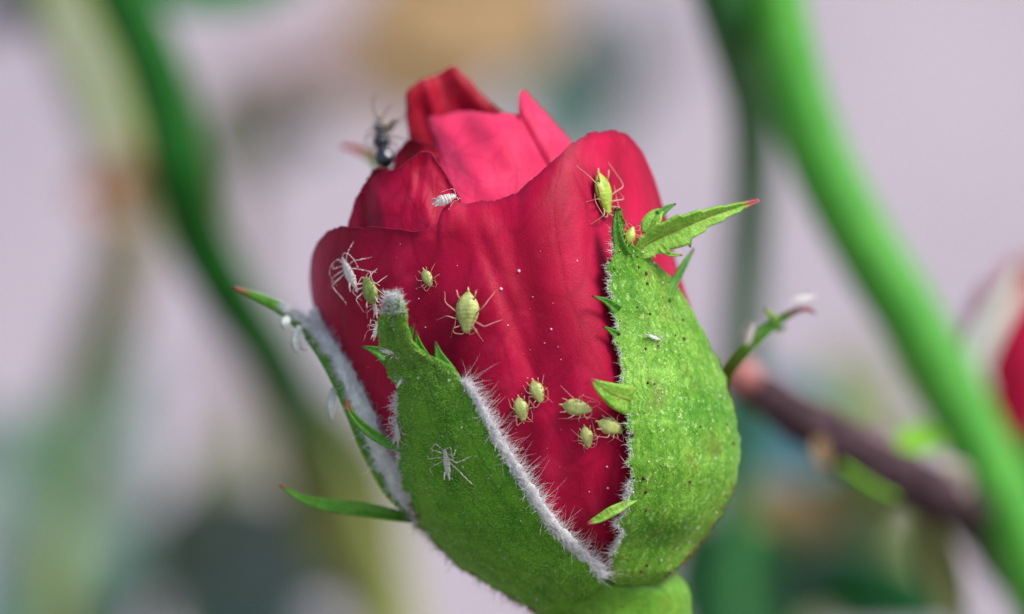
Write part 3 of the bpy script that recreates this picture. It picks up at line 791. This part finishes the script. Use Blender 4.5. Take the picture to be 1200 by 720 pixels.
# ------------------------------------------------------------------ insects
def frame_at(p, n, ang):
    """axes at a spot: X = heading (ang clockwise from up in the picture), Z = away from the surface."""
    a = math.radians(ang)
    h = np.array([math.sin(a), 0, math.cos(a)])
    n = np.asarray(n, float)
    x = norm(h - n * h.dot(n)); y = np.cross(n, x)
    return np.asarray(p, float), x, y, n
def aphid_parts(seed, legs=1.0, plump=0.75, fat=1.25, lift=0.10, ant=1.0, thin=1.0, fold=0.0, wiz=0.0):
    r = np.random.default_rng(seed)
    xs = np.array([-.50, -.47, -.42, -.34, -.24, -.12, .0, .10, .19, .27, .33, .38, .42, .46, .49, .50])
    wd = np.array([.012, .045, .085, .150, .200, .226, .226, .208, .180, .152, .128, .108, .102, .086, .050, .012]) * fat
    xx = np.linspace(-.5, .5, 46); ww = np.interp(xx, xs, wd)
    ww = np.convolve(np.pad(ww, 1, mode='edge'), [.25, .5, .25], 'valid')
    ww = ww * (1 + 0.014 * np.sin(xx * 62)) * (1 + wiz * r.normal(size=46))
    n = 20; a = np.linspace(0, 2 * math.pi, n, endpoint=False)
    V = []
    for x, q in zip(xx, ww):
        hz = q * 0.85 * plump
        zz = np.sin(a) * hz; zz = np.where(zz < 0, zz * 0.6, zz * (1 + 0.08 * np.cos(a * 6)))
        V.append(np.stack([np.full(n, x) + 0.01 * np.cos(a * 3), np.cos(a) * q, lift + 0.03 + zz], -1))
    V = np.concatenate(V); F = gridfaces(n, 46, closed=True)
    k = len(V); V = np.concatenate([V, [[-.515, 0, lift + .03], [.515, 0, lift + .03]]])
    F += [(k, (i + 1) % n, i) for i in range(n)] + [(k + 1, 45 * n + i, 45 * n + (i + 1) % n) for i in range(n)]
    parts = [(V, F, 0)]
    # tail and the two siphons
    parts.append((*tube_geo([(-.46, 0, lift + .02), (-.54, 0, lift + .03), (-.60, 0, lift + .05)], [.035, .03, .01], 8)[:2], 0))
    for s in (-1, 1):
        parts.append((*tube_geo([(-.28, s * .13 * fat, lift + .10), (-.40, s * .17 * fat, lift + .15), (-.52, s * .19 * fat, lift + .17)], [.026, .02, .018], 8)[:2], 1))
    base = {0: ((.30, .10), (.40, .30, .24), (.62, .40, 0)), 1: ((.20, .13), (.14, .42, .26), (.10, .66, 0)), 2: ((.10, .15), (-.16, .42, .32), (-.55, .58, 0))}
    for q in range(3):
        for s in (-1, 1):
            (cx_, cy_), kn, ft = base[q]
            j = r.normal(size=4) * 0.075
            root = np.array([cx_, s * cy_ * fat * .8, lift]); knee = np.array([kn[0] + j[0], s * (kn[1] * legs + j[1] * .4), kn[2] + lift * .3])
            foot = np.array([ft[0] + j[2], s * (ft[1] * legs + j[3]), 0.015])
            mid = (knee + foot) / 2 + np.array([0, 0, .02])
            pth = spline([root, (root + knee) / 2 + [0, 0, .03], knee, mid, foot, foot + (foot - mid) * .18 * np.array([1, 1, 0])], 22)
            rad = np.interp(np.linspace(0, 1, 22), [0, .2, .4, .45, .8, 1], np.array([.036, .040, .026, .024, .016, .011]) * thin)
            parts.append((*tube_geo(pth, rad * 0.56, 7)[:2], 1))
    for s in (-1, 1):
        j = r.normal(size=3) * .08
        pth = spline([(.47, s * .05, lift + .05), (.53, s * .11, lift + .08), (.50 + j[0], s * .30, lift + .14), (.24 + j[1], s * (.42 + j[2]) * ant, lift + .14), (-.06 + j[0], s * (.44 + j[1]) * ant, lift + .06)], 24)
        parts.append((*tube_geo(pth, np.linspace(.016, .007, 24) * thin, 6)[:2], 1))
        parts.append((*ball_geo((.43, s * .098 * fat, lift + .055), .026, 8, 6), 2))
    return parts
def insect(name, at, ang, length, label, cat, mats, group=None, **k):
    p, n = at
    o_, x, y, z = frame_at(p, n, ang)
    V, F, Mi = join(aphid_parts(**k))
    if name == 'cast_skin':
        V = V + np.random.default_rng(k['seed']).normal(size=V.shape) * 0.008
    Wd = o_ + length * (V[:, :1] * x + V[:, 1:2] * y + V[:, 2:3] * z)
    ob = mesh_obj(name, Wd, F, [M[m] for m in mats], matidx=Mi, at=o_)
    return tag(ob, label, cat, group)
G = 'green aphids on the rosebud'
AM = ('aphid', 'aphid_leg', 'aphid_eye')
def A(x, v, ang, L, label, seed, mats=AM, off=0.3, which='P', **k):
    k.setdefault('thin', 0.85 + 0.05 * (seed % 4)); k.setdefault('ant', 0.6 + 0.1 * (seed % 5))
    insect('aphid', surf(x, v, off, which, which == 'P'), ang, L, label, 'aphid', mats, G, seed=seed, **k)
A(702, 229, 172, 50, 'bright green aphid high on the rounded lobe of the outer petal', 3, ('aphid_bright', 'aphid_leg', 'aphid_eye'), legs=1.1, fat=1.1)
A(550, 366, 182, 47, 'large pale green aphid with spread legs alone mid petal', 5, legs=1.15, fat=1.3)
A(502, 326, 152, 22, 'tiny pale aphid alone on the dark petal above the large one', 8, legs=1.1)
A(611, 479, 168, 28, 'pale aphid beside the white wool, lower of a pair', 11, legs=0.85, fat=1.35)
A(630, 459, 158, 27, 'pale aphid above its twin, upper of a pair', 14, legs=0.85, fat=1.35)
A(676, 477, 100, 34, 'pale aphid with a shiny back, uppermost of a cluster of three', 17, legs=0.85)
A(713, 499, 112, 35, 'pale aphid touching the edge of the pale sepal, in a cluster of three', 20, legs=0.85)
A(687, 511, 165, 26, 'smallest aphid, lowermost of a cluster of three', 23, legs=0.85)
insect('aphid', (W(738, 277, -172), norm(np.array([0.2, -1, 0.2]))), 20, 22, 'small yellowish aphid tucked in the fork of the pale sepal tip', 'aphid', ('aphid_bright', 'aphid_leg', 'aphid_eye'), G, seed=26, legs=1.2)
insect('aphid', surf(436, 341, 3), 335, 34, 'dark olive aphid under a white shed skin near the sepal tip', 'aphid', ('aphid_olive', 'skin_leg', 'aphid_eye'), G, seed=29, legs=1.0)
# cast skins
SM = ('skin', 'skin_leg', 'skin_leg')
GS = 'white cast aphid skins'
def skin(at, ang, L, label, seed, **k):
    k.setdefault('fat', 0.62); k.setdefault('plump', 0.6); k.setdefault('wiz', 0.10); k.setdefault('thin', 0.6)
    insect('cast_skin', at, ang, L, label, 'cast skin', SM, GS, seed=seed, **k)
V_ = lambda *a: norm(np.array(a, float))
skin(surf(413, 321, 2), 318, 42, 'white cast skin with long legs on the dark end of the outer petal', 41, legs=1.15)
skin(surf(441, 361, 6), 350, 20, 'white cast skin beside the tip of the downy sepal', 43)
skin((W(441, 388, -190), V_(-0.4, -1, 0.1)), 10, 20, 'white cast skin clinging to the stalk below the downy sepal tip', 45)
skin((W(469, 392, -205), V_(0.3, -1, 0.1)), 30, 17, 'scrap of white cast skin between sepal tip and first tooth', 47)
skin((W(457, 413, -200), V_(0, -1, 0.2)), 100, 20, 'white cast skin lying across the neck of the downy sepal', 49)
skin((W(469, 448, -185), V_(-0.1, -1, 0.2)), 30, 14, 'small white scrap on the shoulder of the downy sepal', 50)
skin(surf(468, 506, 10, 'S', False), 20, 28, 'white cast skin hooked on the bare edge of the downy sepal', 51, legs=1.1)
skin(surf(526, 541, 11, 'S', False), 4, 36, 'white cast skin with upright feelers in the middle of the downy sepal', 53, legs=1.25, fat=0.5)
skin(surf(764, 396, 14, 'S', False), 95, 22, 'thin white cast skin lying across the pale sepal', 55, legs=0.5, fat=0.4)
skin((W(522, 236, -172), V_(-0.2, -1, 0.5)), 70, 26, 'white fluffy scrap on the rolled rim of the outer petal', 57, legs=0.3, fat=1.1, plump=1.0)
skin((W(880, 393, 48), V_(-0.4, -1, 0.4)), 10, 26, 'white cast skin stuck on the hooked sepal tip', 59, legs=0.5, fat=0.7)
skin((W(941, 352, 46), V_(0, -1, 0.5)), 76, 30, 'white cast skin standing above the hooked sepal end', 61, legs=0.9, fat=0.6)
skin((W(354, 398, -64), V_(-0.2, -1, 0.2)), 170, 26, 'white cast skin caught under the woolly bent sepal', 63, legs=0.6)

# small dark fly
def fly():
    root = empty('fly', W(450, 192, 25), 'small glossy black fly perched on the dark inner petal', 'fly')
    def at(x, v, y): return W(x, v, y + 65)
    def chain(pts, rad, n=16, m=40):
        return tube_geo(spline([at(*p) for p in pts], m), np.interp(np.linspace(0, 1, m), np.linspace(0, 1, len(rad)), rad), n)[:2]
    parts = [(*chain([(454, 199, -40), (451, 186, -42), (448, 172, -42), (446, 161, -40), (445, 153, -38), (444, 145, -36)], [1, 9, 13, 13, 11, 7, 10, 11, 8, 5, 7, 7, 2], 18, 60), 0)]
    legs = [[(447, 160, -42), (436, 158, -48), (428, 163, -46), (432, 172, -30)], [(448, 160, -42), (462, 161, -48), (474, 164, -46), (484, 168, -40)], [(446, 154, -40), (436, 152, -50), (430, 156, -46)],
            [(448, 154, -40), (458, 148, -46), (468, 143, -44), (476, 134, -40)], [(450, 172, -42), (462, 168, -52), (466, 182, -48), (468, 190, -40)], [(448, 172, -42), (436, 174, -50), (434, 188, -44), (436, 198, -38)]]
    for l in legs: parts.append((*tube_geo(spline([at(*q) for q in l], 20), np.linspace(1.2, 0.5, 20), 7)[:2], 1))
    for l in ([(443, 143, -36), (438, 132, -36), (436, 120, -34), (440, 113, -32)], [(446, 143, -36), (452, 132, -36), (460, 124, -34)]):
        parts.append((*tube_geo(spline([at(*q) for q in l], 20), np.linspace(1.0, 0.6, 20), 6)[:2], 1))
    V, F, Mi = join(parts)
    mesh_obj('body', V, F, [M['fly'], M['fly_brown']], root, matidx=Mi)
    leaf('wing', [at(447, 158, -38), at(443, 148, -34), at(444, 138, -30)], [2, 6, 7, 4, 1], M['wing'], root, nv=20, nu=7, th=0.6, fold=0.1)
    leaf('wing', [at(450, 158, -38), at(457, 150, -34), at(464, 141, -30)], [2, 4, 4.5, 3, 1], M['fly_brown'], root, nv=20, nu=7, th=0.6, fold=0.1)
fly()

# ------------------------------------------------------------------ plants further back, out of focus
def bg(name, a, c, **k):
    k.setdefault('rough', 0.6); k.setdefault('spec', 0.12)
    M[name] = green_mat(name, a, c, 0.01, 0.06, **k)
bg('stem_bright', (0.04, 0.27, 0.02), (0.09, 0.38, 0.035), tl=0.0, spec=0.35, rough=0.4)
bg('stem_dark', (0.004, 0.075, 0.006), (0.012, 0.12, 0.012), tl=0.0, tip=(0.36, 0.50, (0.27, 0.31, 0.09)))
bg('stem_mid', (0.03, 0.15, 0.04), (0.06, 0.20, 0.07), tl=0.0)
bg('stem_olive', (0.20, 0.28, 0.10), (0.28, 0.34, 0.14), tl=0.0)
bg('leaf_green', (0.02, 0.16, 0.05), (0.05, 0.24, 0.07))
bg('leaf_teal', (0.10, 0.22, 0.19), (0.18, 0.30, 0.26))
bg('leaf_greyteal', (0.22, 0.31, 0.29), (0.30, 0.38, 0.36))
bg('leaf_dark', (0.13, 0.18, 0.15), (0.19, 0.25, 0.21))
bg('leaf_blue', (0.10, 0.26, 0.30), (0.16, 0.36, 0.40))
bg('leaf_fresh', (0.14, 0.36, 0.14), (0.22, 0.44, 0.20))
bg('leaf_pale', (0.34, 0.42, 0.26), (0.42, 0.50, 0.33))
bg('leaf_slate', (0.10, 0.11, 0.13), (0.16, 0.17, 0.19))
bg('leaf_deep', (0.01, 0.10, 0.03), (0.03, 0.15, 0.05))
bg('leaf_olive', (0.18, 0.22, 0.08), (0.26, 0.30, 0.13))
bg('leaf_lime', (0.18, 0.46, 0.03), (0.26, 0.56, 0.06))
M['withered'] = plain('withered_leaf', (0.29, 0.195, 0.10), 0.8, 0.2, 0.25, 0.01, 0.1)
M['russet'] = plain('russet_leaf', (0.25, 0.14, 0.08), 0.8, 0.2, 0.3, 0.01, 0.1)
M['mauve'] = plain('mauve_dry_leaf', (0.34, 0.26, 0.27), 0.8, 0.2, 0.2, 0.01, 0.1)
M['straw'] = plain('straw', (0.52, 0.47, 0.40), 0.8, 0.2, 0.15, 0.01, 0.1)
M['bark'] = plain('purple_brown_bark', (0.060, 0.036, 0.045), 0.8, 0.1, 0.55, 0.03, bd=8)
M['bark_tip'] = plain('reddish_bark', (0.32, 0.12, 0.11), 0.6, 0.3, 0.3, 0.02, bd=3)

def stem_thing(label, cat, pts, rad, mat, ground=(60, 0), n=20, name='rose_branch', leaves=(), wob=0.012, nodes_=()):
    P = [W(*p) for p in pts]
    k = (D + pts[0][2]) / D
    full = to_ground(P, ground) if ground is not None else P
    root = empty(name, full[-1] if ground is not None else full[0], label, cat)
    nn = 80
    tube('stem', spline(full, nn), np.interp(np.linspace(0, 1, nn), np.linspace(0, 1, len(rad)), rad) * k, mat, root, n=n, wob=wob)
    for (sp_, wd, mt, kw) in leaves:
        leaf('leaf', [W(*p) for p in sp_], [q * (D + sp_[0][2]) / D for q in wd], M[mt], root, th=6, nv=40, nu=9, **kw)
    return root

stem_thing('thick bright green stem slanting past the bud in front of another bud', 'stem',
    [(893, -60, 1050), (906, 0, 1050), (929, 100, 1050), (966, 200, 1050), (1020, 300, 1050), (1058, 360, 1050), (1106, 445, 1050), (1148, 528, 1050), (1186, 612, 1050), (1216, 690, 1050), (1240, 770, 1050)],
    [36, 38, 39, 41, 42, 43, 44, 44], M['stem_bright'], (300, 100), n=28)
stem_thing('dull green stem crossing behind the thick bright stem', 'stem',
    [(822, -70, 900), (842, 0, 1000), (864, 70, 1200), (880, 140, 1500), (880, 230, 1800), (874, 330, 2000), (868, 430, 2100), (862, 560, 2200), (858, 760, 2200)], [28, 30, 28, 26, 26, 26], M['stem_mid'], (0, 0))
stem_thing('dark green curving stem beyond the bent woolly sepal', 'stem',
    [(112, -60, 1700), (144, 0, 1700), (172, 60, 1700), (196, 130, 1700), (210, 200, 1700), (228, 270, 1800), (264, 340, 1900), (312, 412, 2200), (356, 490, 2700), (395, 570, 3100), (428, 650, 3300), (455, 760, 3400)],
    [36, 37, 37, 40, 50, 62, 66, 66], M['stem_dark'], (100, 0),
    leaves=[([(120, -50, 1900), (200, -22, 2000), (270, -16, 2100), (360, -24, 2200)], [8, 26, 36, 30, 3], 'leaf_green', dict(fold=0.15, roll=0.2)),
            ([(330, 440, 3000), (370, 520, 3200), (405, 600, 3400), (450, 760, 3500)], [10, 56, 74, 66, 10], 'leaf_olive', dict(fold=0.2, roll=-0.2))])
stem_thing('pale olive stem with a withered brown bud', 'stem',
    [(40, -60, 3600), (80, 30, 3600), (114, 110, 3600), (142, 180, 3600), (152, 250, 3600), (142, 320, 3700), (120, 390, 3900), (96, 460, 4000), (72, 560, 4200), (60, 760, 4200)],
    [28, 32, 34, 32, 28, 24, 22], M['stem_olive'], (-40, 0),
    leaves=[([(152, 240, 3300), (130, 226, 3100), (108, 226, 3000), (84, 222, 2900)], [20, 42, 50, 34, 6], 'russet', dict(fold=0.6, wave=0.3)),
            ([(140, 270, 3600), (155, 300, 3600), (150, 350, 3600)], [5, 18, 16, 3], 'withered', dict(fold=0.4)),
            ([(60, -60, 3600), (30, -20, 3600), (0, 10, 3600), (-60, 40, 3600)], [10, 34, 40, 24, 3], 'leaf_slate', dict(fold=0.2)),
            ([(98, 450, 4000), (84, 500, 3900), (70, 560, 3800), (76, 640, 3700)], [6, 26, 34, 26, 4], 'leaf_fresh', dict(fold=0.5, roll=0.8))])
stem_thing('low shoot with broad grey green and dark leaves', 'plant',
    [(170, 600, 4600), (185, 660, 4600), (205, 740, 4600)], [12, 13, 16], M['stem_olive'], (40, 0), name='rose_shoot',
    leaves=[([(175, 640, 4600), (110, 600, 4500), (20, 570, 4400), (-120, 520, 4300)], [6, 80, 110, 90, 4], 'leaf_greyteal', dict(fold=0.15)),
            ([(185, 690, 4500), (120, 700, 4300), (40, 730, 4200), (-80, 790, 4100)], [6, 60, 90, 70, 4], 'leaf_teal', dict(fold=0.2)),
            ([(180, 690, 4500), (240, 655, 4000), (320, 650, 3600), (450, 690, 3300)], [10, 66, 80, 60, 4], 'leaf_dark', dict(fold=0.2)),
            ([(200, 740, 4300), (260, 730, 4000), (330, 750, 3800), (420, 800, 3600)], [6, 40, 56, 40, 4], 'leaf_teal', dict(fold=0.2)),
            ([(175, 610, 4700), (150, 560, 4700), (148, 490, 4700), (175, 400, 4700)], [5, 26, 36, 26, 3], 'leaf_greyteal', dict(fold=0.3)),
            ([(200, 610, 4700), (240, 580, 4700), (270, 540, 4700), (300, 480, 4700)], [5, 26, 34, 26, 3], 'leaf_olive', dict(fold=0.3))])
stem_thing('dry tan stalk with withered leaves high behind the bud', 'stem',
    [(640, -60, 6000), (560, 10, 6000), (470, 45, 6000), (390, 85, 6100), (320, 130, 6200), (285, 220, 6300), (280, 400, 6400), (300, 760, 6400)], [14, 16, 14, 12, 12, 12], M['withered'], (0, 0), name='dry_stalk',
    leaves=[([(660, -40, 6000), (590, -10, 5900), (510, 10, 5800), (400, 30, 5700)], [20, 90, 104, 76, 8], 'withered', dict(fold=0.25, wave=0.15)),
            ([(580, 30, 6000), (530, 70, 5900), (480, 95, 5800), (400, 110, 5700)], [12, 54, 62, 46, 6], 'withered', dict(fold=0.3, wave=0.15)),
            ([(400, 80, 6100), (340, 85, 6000), (300, 86, 5900), (250, 84, 5800)], [6, 26, 32, 22, 4], 'mauve', dict(fold=0.2)),
            ([(400, 20, 6100), (380, 60, 6000), (350, 70, 5900), (310, 60, 5800)], [6, 30, 34, 22, 4], 'mauve', dict(fold=0.2)),
            ([(290, 200, 6200), (310, 160, 6100), (340, 150, 6000), (400, 150, 5900)], [5, 30, 34, 28, 4], 'leaf_olive', dict(fold=0.3)),
            ([(285, 230, 6200), (260, 180, 6100), (250, 140, 6000), (260, 90, 5900)], [5, 26, 30, 22, 4], 'leaf_pale', dict(fold=0.3))])
stem_thing('grey green shoot rising far behind the petals', 'plant',
    [(720, 60, 8000), (712, 150, 8000), (690, 300, 8000), (680, 760, 8000)], [9, 10, 12], M['leaf_greyteal'], (0, 0), name='rose_shoot',
    leaves=[([(712, 180, 8000), (690, 130, 7900), (660, 80, 7800), (650, 0, 7700)], [6, 44, 58, 44, 4], 'leaf_teal', dict(fold=0.2)),
            ([(710, 190, 8000), (670, 170, 7900), (640, 150, 7800), (590, 140, 7700)], [6, 36, 44, 30, 4], 'leaf_teal', dict(fold=0.2)),
            ([(716, 120, 8000), (740, 90, 7900), (745, 50, 7800), (720, -20, 7700)], [5, 26, 34, 24, 3], 'leaf_greyteal', dict(fold=0.2))])
stem_thing('leafy shoot with teal and deep green leaves beneath the brown twig', 'plant',
    [(930, 640, 3000), (935, 700, 3000), (945, 780, 3000)], [12, 13, 15], M['stem_olive'], (20, 0), name='rose_shoot',
    leaves=[([(960, 620, 3000), (930, 560, 3100), (890, 510, 3200), (830, 450, 3300)], [10, 76, 100, 76, 6], 'leaf_blue', dict(fold=0.15, roll=-0.2)),
            ([(940, 700, 2800), (990, 695, 2600), (1050, 700, 2500), (1140, 730, 2400)], [6, 38, 48, 38, 4], 'leaf_green', dict(fold=0.15)),
            ([(935, 700, 2900), (890, 675, 2600), (850, 665, 2400), (790, 630, 2200)], [8, 50, 64, 50, 4], 'leaf_deep', dict(fold=0.15)),
            ([(945, 680, 2950), (930, 630, 2900), (905, 600, 2850), (850, 575, 2800)], [8, 46, 52, 36, 5], 'withered', dict(fold=0.2, wave=0.1)),
            ([(940, 665, 2950), (980, 620, 2900), (1020, 580, 2850), (1060, 500, 2800)], [8, 50, 62, 50, 5], 'leaf_olive', dict(fold=0.2)),
            ([(960, 740, 3300), (985, 690, 3350), (1000, 640, 3400), (1010, 540, 3500)], [20, 90, 110, 80, 10], 'leaf_olive', dict(fold=0.1)),
            ([(930, 760, 3200), (890, 720, 3250), (850, 680, 3300), (800, 600, 3400)], [20, 70, 90, 70, 10], 'leaf_deep', dict(fold=0.1)),
            ([(940, 730, 2750), (950, 690, 2700), (985, 665, 2650), (1040, 655, 2600)], [8, 30, 36, 26, 4], 'leaf_teal', dict(fold=0.2)),
            ([(1000, 560, 3900), (1010, 510, 4000), (1000, 460, 4100), (975, 400, 4200)], [8, 44, 54, 40, 4], 'leaf_olive', dict(fold=0.2))])
# brown twig with a small lime shoot
tw = stem_thing('purple brown twig ending in a reddish knob beside the bud', 'twig',
    [(852, 432, 600), (872, 446, 610), (905, 470, 630), (945, 496, 650), (990, 522, 670), (1035, 548, 690), (1085, 574, 730), (1120, 592, 950), (1152, 622, 1150), (1190, 680, 1250), (1225, 760, 1300)],
    [17, 30, 32, 31, 30, 28, 27, 27, 27], M['bark'], (120, 60), name='twig', wob=0.1,
    leaves=[([(1040, 545, 710), (1058, 525, 730), (1080, 514, 750), (1110, 520, 770)], [6, 15, 19, 15, 3], 'leaf_lime', dict(fold=0.3)),
            ([(985, 545, 640), (1005, 562, 630), (1025, 574, 625), (1052, 584, 620)], [3, 6, 7, 5, 1], 'leaf_lime', dict(fold=0.4, roll=0.5)),
            ([(960, 515, 630), (962, 532, 625), (970, 548, 620)], [6, 9, 8, 2], 'withered', dict(fold=0.4)),
            ([(1010, 505, 670), (1030, 508, 670), (1050, 520, 670)], [4, 9, 9, 3], 'mauve', dict(fold=0.3)),
            ([(1085, 565, 730), (1110, 560, 770), (1135, 575, 810)], [6, 20, 22, 5], 'straw', dict(fold=0.3)),
            ([(1095, 590, 810), (1090, 630, 870), (1105, 680, 930), (1130, 740, 970)], [6, 24, 28, 22, 4], 'leaf_olive', dict(fold=0.5))])
kv, kf = ball_geo(W(868, 442, 600), 28, 20, 14, (1, 1, 0.9))
mesh_obj('knob', kv, kf, M['bark_tip'], tw)

# second rosebud at the edge of the view
b2 = empty('rosebud', W(1216, 640, 1300), 'out of focus red rosebud beyond the thick bright stem', 'rosebud')
for k, (a0, top, rr) in enumerate(((-1.9, 335, 100), (0.2, 325, 96), (2.2, 340, 94), (-0.6, 310, 70), (1.8, 306, 64))):
    ns_, nt_ = 60, 30
    a = np.linspace(a0, a0 + 2.7, ns_); t = np.linspace(0, 1, nt_)
    T, AA = np.meshgrid(t, a, indexing='ij')
    tp = top + 22 * ((AA - a0 - 1.35) / 1.35) ** 4
    Vv = 575 + (tp - 575) * T
    q = np.sin(np.clip(0.25 + 0.55 * T, 0, 1) * math.pi) ** 0.8
    V = W(1216 + rr * q * np.sin(AA), Vv, 1300 - rr * q * np.cos(AA)).reshape(-1, 3)
    solid(mesh_obj('petal', V, gridfaces(ns_, nt_), M['petal'], b2, uv=np.stack([AA / 6.3, T], -1).reshape(-1, 2)), 3)
for a in (-1.35, 0.0, 1.3, 2.5, 3.9):
    q = [(1216 + r_ * math.sin(a), v_, 1300 - r_ * math.cos(a)) for r_, v_ in ((34, 590), (74, 572), (96, 548), (104, 525), (108, 505), (108, 490))]
    s_ = leaf('sepal', [W(*p) for p in q], [16, 34, 36, 26, 18, 10, 2], M['leaflet'], b2, nv=40, nu=9, th=5, fold=0.1, cup=0.2, face=(math.sin(a), -math.cos(a), 0))
sl = leaf('sepal', [W(1150, 470, 1215), W(1140, 432, 1200), (W(1160, 384, 1195)), W(1184, 346, 1200), W(1204, 306, 1216)], [14, 17, 16, 12, 3], M['leaflet_end'], b2, nv=40, nu=9, th=5, fold=-0.1)
leaf('lining', [W(1152, 462, 1200), W(1142, 430, 1186), W(1161, 384, 1181), W(1183, 348, 1186), W(1196, 322, 1194)], [12, 16, 15, 11, 3], M['lining'], sl, nv=30, nu=7, th=3, fold=-0.1)
hp2 = spline([W(1216, 560, 1300), W(1217, 590, 1300), W(1218, 620, 1300), W(1220, 660, 1300)], 24)
tube('hip', hp2, np.interp(np.linspace(0, 1, 24), [0, .3, .6, 1], [40, 50, 44, 20]), M['hip'], b2, n=24)
tube('stem', spline(to_ground([W(1220, 650, 1300), W(1224, 720, 1300)], (60, 0)), 30), np.linspace(22, 30, 30), M['hip'], b2, n=16)
